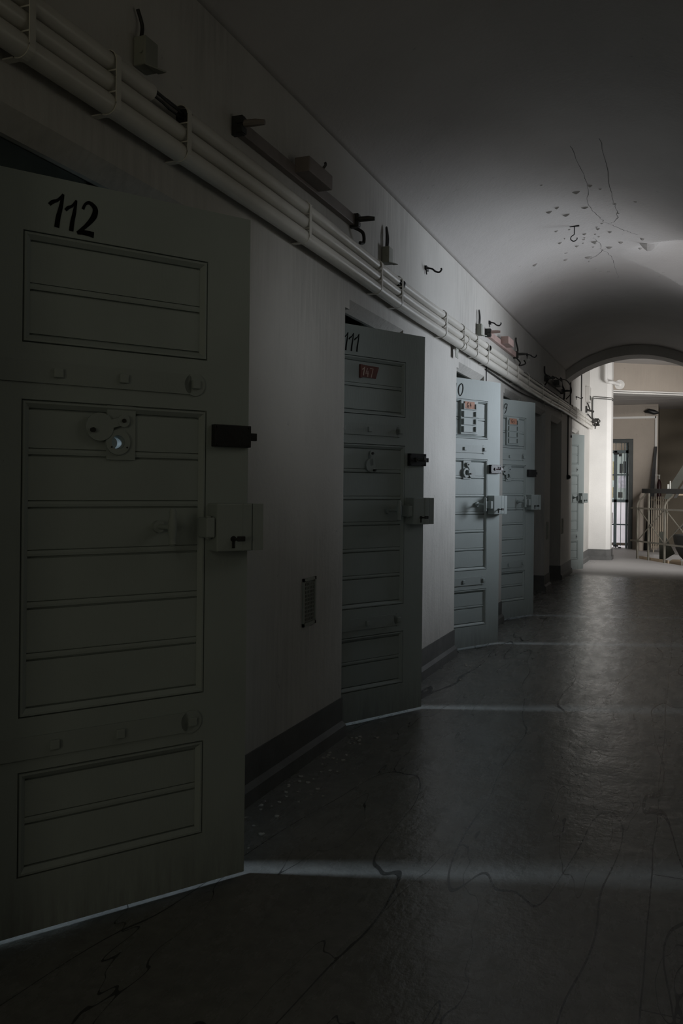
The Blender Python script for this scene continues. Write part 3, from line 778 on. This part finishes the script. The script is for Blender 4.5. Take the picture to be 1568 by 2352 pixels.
# wall hooks
HK = ['iron hook on the wall above the nearest lamp batten', 'curly iron hook on the wall between the doors 111 and 110', 'iron hook on the wall just above the pinkish lamp batten', 'iron hook in shade just past the pinkish lamp batten', 'iron hook on the shadowed wall near the arch', 'iron hook on the pale wall beyond the arch']
for i, y in enumerate((3.526, 5.488, 7.459, 9.372, 11.33, 13.871)):
    m = MB(); z = 2.665
    m.box(XL+.0005, XL+.012, y-.028, y+.028, z-.005, z+.022)
    m.tube(smooth_path([(XL+.005, y-.01, z+.01), (XL+.04, y, z+.004), (XL+.06, y+.01, z-.012), (XL+.085, y+.015, z-.018), (XL+.10, y+.015, z-.004), (XL+.098, y+.01, z+.006)], 4), .006, 8)
    m.tube([(XL+.006, y-.018, z), (XL+.01, y-.018, z-.035)], .004, 6)
    o = m.build('wall_hook', M_IRON, None, True); tag(o, HK[i], 'hook', 'iron hooks along the wall above the pipes')
# bent metal tabs below the pipes
for y, z, l in ((6.21, 2.235, 'bent metal tab hanging below the pipes between doors 111 and 110'), (10.45, 2.26, 'bent metal tab below the pipes above the first deep niche'), (12.0, 2.27, 'bent metal tab below the pipes just before the arch')):
    m = MB(); P = [(XL+.03, z+.045), (XL+.032, z+.015), (XL+.026, z-.01), (XL+.030, z-.045)]
    vs = [];
    for x, zz in P: vs += [(x, y-.035, zz), (x, y+.035, zz), (x+.004, y+.035, zz), (x+.004, y-.035, zz)]
    fs = [(0, 1, 2, 3), (12, 15, 14, 13)]
    for i in range(3):
        for k in range(4): a = 4*i+k; b = 4*i+(k+1) % 4; fs.append((a, b, b+4, a+4))
    m.add(vs, fs); o = m.build('metal_tab', M_JAMB); tag(o, l, 'metal tab', 'bent metal tabs under the pipes')
# conduit drop wires above far doors, pull switch
cable('cable', [(XL+.006, 7.34, 2.31), (XL+.006, 7.34, 2.18), (XL+.006, 7.34, 2.10)], .004, 'short dark wire dropping from the pipes behind the pale lit door')
r = empty('pull_switch', (XL, 12.86, 1.42), 0, 'black switch at the end of a long vertical conduit by the arch', 'switch')
m = MB(); m.tube([(.012, 0, .03), (.012, 0, .45), (.012, -.01, .90)], .009, 8); m.build('conduit', M_WIRE, r, True)
m = MB(); m.tube([(.0, .0, 0), (.03, .01, 0), (.05, .015, 0)], [.04, .034, .02], 14); m.build('switch_body', M_IRON, r, True)
cable('cable', [(XL+.008, 13.25, 2.30), (XL+.008, 13.25, 2.05)], .004, 'thin cord with a small weight hanging from the pipes beyond the arch')
m = MB(); m.tube([(XL+.010, 13.25, 2.05), (XL+.010, 13.25, 2.01)], [.006, .014], 10); o = m.build('cord_weight', M_IRON); tag(o, 'small dark weight at the end of the thin cord', 'weight')
# conduits running up the pale wall beyond the arch
cable('conduit', [(XL+.01, 13.12, 2.45), (XL+.01, 13.12, 2.9)], .010, 'thin dark conduit on the pale wall right behind the arch', M_DARK, 'conduit')
cable('conduit', [(XL+.01, 14.55, 2.48), (XL+.01, 14.55, 3.5)], .010, 'thin dark conduit rising on the pale wall before the meter box', M_DARK, 'conduit')
r = empty('meter_box', (XL, 15.35, 2.86), 0, 'small grey box with a brown label high on the wall by the white column', 'meter box')
m = MB(); m.bevbox(.001, .07, -.13, .13, -.13, .13, .006); m.build('box', M_WALL, r)
m = MB(); m.box(.07, .074, -.08, .10, -.09, -.02); m.build('label_plate', M_DARK, r)
# insulators and cables below the meter
r = empty('lamp_bracket', (XL, 15.35, 2.60), 0, 'dark cable bracket with pegs below the meter box', 'bracket')
m = MB(); m.box(.001, .03, -.10, -.07, -.05, .06); m.tube([(.02, -.08, 0), (.10, .2, -.01)], .02, 10); m.tube([(.02, .05, .12), (.05, .15, .03)], .012, 8); m.build('bracket', M_DARK, r, True)
m = MB(); m.tube([(.02, .18, -.17), (.12, .32, -.16), (.17, .36, -.16)], [.014, .026, .010], 10); m.box(.001, .04, .1, .13, -.26, -.14); m.tube(smooth_path([(.02, .1, -.06), (.06, .3, -.12), (.12, .36, -.22), (.12, .36, -.30)], 5), .010, 8); m.build('socket', M_DARK, r, True)
m = MB()
for s in (0, .03): m.tube([(-1.545+s*.3, 15.985, 2.50), (-1.545+s*.3, 15.985, 2.86-s), (-1.52, 15.985, 2.89-s), (-1.295, 15.985, 2.87-s), (-1.215, 16.06, 2.865-s), (-1.215, 16.3, 2.865-s)], .006, 8)
o = m.build('wire_pair', M_DARK, None, True); tag(o, 'pair of thin clipped wires running across the white column', 'wires')
m = MB()
for k in range(5):
    ph = k*1.3; pts_ = [(-1.47+.06*cos(t+ph)*(1-.1*k)+.01*sin(3*t), 15.90+.05*sin(ph+t*.7), 2.43+.06*sin(t+.3*k)) for t in [i*.45 for i in range(14)]]
    m.tube(smooth_path(pts_, 2), .009, 8)
o = m.build('cable_coil', M_WIRE, None, True); tag(o, 'tangled coil of black cable at the end of the pipes on the white column', 'cable coil')

# vent grilles low on the piers
def vent(y, z, label):
    r = empty('vent_grille', (XL, y, z), 0, label, 'vent', 'small wall vents on the piers between cells')
    w, h_ = .072, .108; m = MB()
    m.box(.0005, .008, -w, w, h_-.014, h_); m.box(.0005, .008, -w, w, -h_, -h_+.014); m.box(.0005, .008, -w, -w+.014, -h_, h_); m.box(.0005, .008, w-.014, w, -h_, h_); m.build('frame', M_JAMB, r)
    m = MB(); m.box(.0005, .002, -w+.01, w-.01, -h_+.01, h_-.01); m.build('backing', M_IRON, r)
    m = MB(); n = 7
    for k in range(n):
        y_ = -w+.02+(2*w-.04)*k/(n-1); m.box(.002, .005, y_-.003, y_+.003, -h_+.014, h_-.014)
    for k in range(11):
        z_ = -h_+.02+(2*h_-.04)*k/10; m.box(.002, .005, -w+.014, w-.014, z_-.003, z_+.003)
    m.build('mesh', M_JAMB, r)
vent(3.63, .72, 'rectangular vent grille low on the pier between doors 112 and 111')
vent(10.98, .73, 'narrow-looking vent grille on the pier between the two deep niches')
vent(12.42, .73, 'vent grille on the wall just past the last deep niche')

# ceiling hook
r = MB(); cx, cy = -.798, 6.767; zc = vz(cx, cy)
r.box(cx-.035, cx+.035, cy-.006, cy+.006, zc-.006, zc+.002)
r.tube(smooth_path([(cx, cy, zc), (cx, cy, zc-.05), (cx-.002, cy, zc-.065), (cx-.022, cy, zc-.078), (cx-.026, cy, zc-.10), (cx-.005, cy, zc-.115), (cx+.018, cy, zc-.105), (cx+.02, cy, zc-.09)], 5), .004, 8)
o = r.build('ceiling_hook', M_IRON, None, True); tag(o, 'thin iron hook hanging from the middle of the vaulted ceiling', 'hook')

# ------------------------------------------------------------------ plaster debris
m = MB(); random.seed(11)
def chip(x, y, s):
    n = 6; vs = [(x+s*random.uniform(.6, 1)*cos(2*pi*k/n), y+s*random.uniform(.6, 1)*sin(2*pi*k/n), 0.0005) for k in range(n)]
    vs += [(a+random.uniform(-.2, .2)*s, b+random.uniform(-.2, .2)*s, s*random.uniform(.3, .6)) for a, b, _ in vs]
    m.add(vs, [tuple(range(n)), tuple(range(2*n-1, n-1, -1))]+[(i, (i+1) % n, (i+1) % n+n, i+n) for i in range(n)])
for _ in range(60):
    y = random.uniform(2.5, 4.1); chip(XL+.06+abs(random.gauss(0, .09)), y, random.uniform(.004, .012))
for _ in range(40):
    y = random.choice([random.uniform(5.1, 6.4), random.uniform(12.3, 13.3), random.uniform(15, 15.9)]); chip(XL+.06+abs(random.gauss(0, .1)), y, random.uniform(.004, .012))
o = m.build('plaster_crumbs', M_WALL); tag(o, 'crumbs of fallen plaster along the foot of the cell wall', 'debris', kind='stuff')

# ------------------------------------------------------------------ hall: elbow pipe on the column
r = empty('elbow_pipe', (-1.32, 15.93, 3.1), 0, 'cream pipe bending around the white column into a round wall flange', 'pipe')
pts_ = [(0, 0, .515), (0, 0, .10)]+[(0.07-.07*cos(t), 0.0, .10-.07*sin(t)) for t in [.3, .6, .9, 1.2, 1.5]]+[(.12, .06, .03), (.21, .42, .03)]
m = MB(); m.tube(smooth_path(pts_, 4), .030, 16); m.build('pipe', M_WHITE, r, True)
m = MB(); m.tube([(.205, .395, .03), (.215, .425, .03)], .085, 28); m.build('flange', M_WHITE, r, True)

# barred gate in the back wall
gx0, gx1 = -1.62, -1.03
r = empty('barred_gate', (gx0, 19.45, 0), 0, 'blue-grey barred gate with framed panels in the far hall wall', 'gate')
m = MB(); m.box(.50, .585, -.06, .22, 0, 2.325); m.box(0, .50, -.06, .22, 2.25, 2.325); m.box(0, .03, -.06, .2, 0, 2.25); m.build('frame', M_GATEF, r)
m = MB()
m.box(.20, .262, .02, .06, .05, 2.08); m.box(.44, .49, .02, .06, .0, 2.25); m.box(.03, .5, .02, .06, 2.03, 2.09); m.box(.03, .5, .02, .06, .98, 1.04); m.box(.03, .5, .03, .05, .49, .52); m.box(.03, .5, .03, .05, 1.55, 1.58)
m.build('gate_leaf', M_BLUE, r)
for bx, z0, z1 in ((.345, .05, 2.25), (.12, 1.04, 2.25), (.235, 2.09, 2.25), (.41, 1.04, 2.25)):
    m = MB(); m.tube([(bx, .04, z0), (bx, .04, z1)], .006, 8); m.build('bar', M_BLUE, r)
m = MB(); m.box(.19, .30, -.01, .02, 2.0, 2.04); m.box(.30, .36, -.01, .02, 1.96, 2.02); m.build('closer', M_IRON, r)
m = MB(); m.box(.20, .30, -.02, .03, .03, .07); m.tube([(.25, 0, .08), (.25, 0, .01)], .012, 8); m.box(.3, .36, 0, .02, 0, .03); m.build('floor_bolt', M_IRON, r)
# notice board and white lower panel behind the gate
def gq(x, z): return (x*1.053, 1.24+(z-1.24)*1.053)
def behind(x0, x1, y0, y1, z0, z1):
    m = MB(); a, c = gq(x0, z0); b, d = gq(x1, z1); m.box(a, b, y0, y1, c, d); return m
o = behind(-1.60, -1.00, 20.42, 20.44, 1.04, 2.02).build('display_board', paint('board_green_grey', (.27, .32, .30), .6, .1, 4, 0)); tag(o, 'greyish-green display board with posters behind the barred gate', 'board')
for nm, x0, x1, z0, z1, mt, lb in (('poster', -1.60, -1.42, 1.45, 1.85, paint('olive_print', (.25, .24, .13), .7, .2, 9, 0), 'olive poster on the left of the display board'),
                                ('poster', -1.60, -1.43, 1.08, 1.30, paint('yellow_print', (.36, .30, .15), .7, .2, 9, 0), 'yellowish poster low on the left of the display board'),
                                ('poster', -1.32, -1.17, 1.28, 1.54, paint('grey_print', (.36, .36, .40), .7, .2, 14, 0), 'pale grey poster in the middle of the display board'),
                                ('photograph', -1.30, -1.25, 1.60, 1.80, M_IRON, 'left one of two dark upright photographs on the display board'),
                                ('photograph', -1.225, -1.175, 1.60, 1.85, M_IRON, 'right one of two dark upright photographs on the display board'),
                                ('photograph', -1.33, -1.25, 1.08, 1.20, M_DARK, 'small dark photograph at the bottom of the display board')):
    tag(behind(x0, x1, 20.415, 20.42, z0, z1).build(nm, mt), lb, nm)
o = behind(-2.2, -.9, 20.46, 20.5, .12, .98).build('white_panel', M_PAPER); tag(o, 'smooth white panel below the display board behind the gate', 'panel')
m = MB(); a, c = gq(-1.49, .58)
for k in range(4): m.box(a+.014*k, a+.008+.014*k, 20.455, 20.46, c-.015*k, c+.22-.01*k)
tag(m.build('printed_sign', M_DARK), 'small dark print on the white panel at lower left of the gate', 'print')
area('daylight_gate_room', (-2.9, 19.95, 1.7), (-1.3, 20.4, 1.0), .3, 1.2, 75, (.95, .95, 1.0), 170)

# white cable trunking on the back wall
m = MB(); m.box(-3.0, -.58, YW-.025, YW, 2.755, 2.80); m.box(-.60, -.556, YW-.025, YW, .9, 2.80); tag(m.build('cable_trunking', M_WHITE), 'pale square cable trunking running across and down the far hall wall', 'trunking')
r = empty('wall_fixture', (-.67, YW, 2.88), 0, 'dark wall fixture on a pale backing high in the far corner', 'fixture')
m = MB(); m.bevbox(-.12, .10, -.01, 0, -.16, .12, .004); m.build('backing', M_HALL, r)
m = MB(); m.tube([(-.13, -.06, .01), (-.05, -.10, .02), (.06, -.10, -.01), (.14, -.08, -.02)], [.02, .05, .05, .02], 10); m.tube([(0, 0, 0), (0, -.1, 0)], .03, 10); m.build('fixture_body', M_IRON, r, True)

# radiator
r = empty('radiator', (-.64, 18.55, .05), 0, 'ribbed cream radiator behind the stair railing', 'radiator')
for k in range(8):
    m = MB(); x = .02+k*.042
    m.bevbox(x-.011, x+.011, -.06, .06, .03, 1.07, .008); m.build('section', M_RADI, r, True)
for zz in (.10, 1.0):
    m = MB(); m.tube([(0, 0, zz), (.36, 0, zz)], .02, 10); m.build('header', M_RADI, r)
for xx in (.05, .27):
    m = MB(); m.box(xx, xx+.02, -.03, .03, -.05, .04); m.build('foot', M_RADI, r)
# thick standpipe beside it
m = MB(); m.tube([(-.84, 18.9, 0), (-.84, 18.9, 1.0), (-.83, 18.92, 1.10), (-.80, 18.98, 1.18), (-.78, 19.2, 1.2)], .055, 18); o = m.build('standpipe', M_HALL, None, True); tag(o, 'thick cream standpipe between the gate and the radiator', 'pipe')

# leaning dark board and fire extinguisher at the back
m = MB(); m.prism([(-.70, 0.0), (-.56, 0.0), (-.553, 2.16), (-.60, 2.16)], 'y', 19.33, 19.372)
m.v = [(x - .10*(1-z/2.16), y-.20*(1-z/2.16), z) for x, y, z in m.v]
o = m.build('leaning_board', M_IRON); tag(o, 'tall dark tapering board leaning in the far corner', 'board')
r = empty('fire_extinguisher', (-.50, 19.1, .95), 0, 'dark red fire extinguisher hanging beside the leaning board', 'fire extinguisher')
m = MB(); m.tube([(0, 0, 0), (0, 0, .03), (0, 0, .42), (0, 0, .48), (0, 0, .52)], [.035, .045, .045, .03, .015], 18); m.build('cylinder', M_RED, r, True)
m = MB(); m.tube([(0, 0, .52), (0, 0, .60)], .018, 10); m.box(-.08, .02, -.01, .01, .60, .615); m.build('valve', M_BRIGHT, r)

# ------------------------------------------------------------------ stair railing
e2 = Vector((.516, -.857, 0)); P1 = Vector((-.80, 16.68, 0)); n2 = Vector((.857, .516, 0))
r = empty('stair_railing', P1, atan2(e2.y, e2.x), 'painted metal stair railing with cross braces and a dark wooden handrail', 'railing')
# local x along the railing, local y = towards the stairwell (left of direction)
def post(name, x, curved=True):
    m = MB()
    if curved:
        m.box(x-.018, x+.018, -.012, .012, -.02, .93)
        P = smooth_path([(x, 0, .93), (x+.015, .0, 1.00), (x+.06, .03, 1.08), (x+.13, .06, 1.14), (x+.15, .07, 1.19)], 5)
        m.tube(P, .016, 8)
    else: m.box(x-.018, x+.018, -.012, .012, -.02, 1.19)
    m.build(name, M_HRAIL, r, curved)
for x in (0.0, .93, 1.86, 2.79): post('post', x)
post('post', .395, False)
m = MB(); m.box(-.25, 3.2, -.008, .008, .90, .93); m.build('rail', M_HRAIL, r)
m = MB(); m.box(-.25, 3.2, -.008, .008, .305, .335); m.build('rail', M_HRAIL, r)
for a in (0.02, .95, 1.88):
    for z0, z1 in ((.33, .90), (.90, .33)):
        m = MB(); m.tube([(a, .012 if z0 > z1 else -.004, z0), (a+.88, .012 if z0 > z1 else -.004, z1)], .010, 6); m.build('brace', M_HRAIL, r)
m = MB(); m.bevbox(.10, 3.3, .02, .12, 1.19, 1.27, .008); m.build('handrail', M_BLACK, r)
m = MB(); m.box(.02, 1.0, .03, .05, -.05, .05); m.v = [(x, y, z) for x, y, z in m.v]
o = m.build('kerb', M_TAN, r)

# stair flight seen past the railing: stringer, steps
r = empty('staircase', (-.25, 17.5, 1.2), 0, 'dark stair flight rising to the right behind the railing', 'stairs')
m = MB()
m.prism([(-.12, -.12), (.0, -.12), (1.6, 2.6), (1.6, 2.85), (-.03, .12)], 'y', -.03, .03); m.build('stringer', M_STRG, r)
m = MB(); m.prism([(.05, -.10), (.10, -.10), (1.7, 2.5), (1.65, 2.55)], 'y', -.05, -.035); m.build('stringer_edge', M_DARK, r)
for k in range(8):
    m = MB(); m.box(.10+k*.17, .32+k*.17, .03, .9, -.05+k*.29*.98, -.01+k*.29*.98); m.build('tread', M_TAN, r)
m = MB(); m.box(-.06, -.03, -.06, -.03, -.0, .16); m.box(-.02, -.0, -.06, -.03, 0, .22); m.build('bracket', M_BRIGHT, r)
# lower flight side and landing
m = MB(); m.prism([(-.37, 15.62), (-.21, 17.5), (.9, 17.5), (.9, 15.62)], 'z', -.12, -.05)
tag(m.build('stair_landing', M_TAN), 'tan landing edge at the foot of the railing', 'landing')
m = MB(); m.prism([(-.42, .50), (-.36, .50), (-.16, .12), (-.36, -.02), (-.42, -.02)], 'y', 16.6, 16.7)
tag(m.build('stair_stringer', M_STRG), 'dark triangular stair side behind the railing post', 'stringer')
# tub
r = empty('hanging_tub', (.11, 15.9, .05), 0, 'rounded black tub hanging at the right edge beyond the railing', 'tub')
m = MB(); prof = [(.0, .0), (.12, .01), (.19, .08), (.25, .2), (.285, .33), (.30, .44), (.285, .44), (.27, .33)]
n = 28; vs = []; fs = []
for rr, z in prof:
    for k in range(n): vs.append((max(rr, .001)*cos(2*pi*k/n), max(rr, .001)*sin(2*pi*k/n), z))
for i in range(len(prof)-1):
    for k in range(n): fs.append((i*n+k, i*n+(k+1) % n, (i+1)*n+(k+1) % n, (i+1)*n+k))
m.add(vs, fs); m.build('tub_body', M_BLACK, r, True)
m = MB(); m.tube([(-.29, 0, .43), (-.25, 0, .50), (-.1, 0, .62), (.1, 0, .62)], .012, 8); m.build('bail', M_DARK, r, True)
m = MB(); m.tube([(-.15, -.05, .0), (-.15, -.05, .03)], .025, 12); m.tube([(-.15, -.05, -.12), (-.15, -.05, 0)], .01, 8); m.build('foot', M_BRIGHT, r)
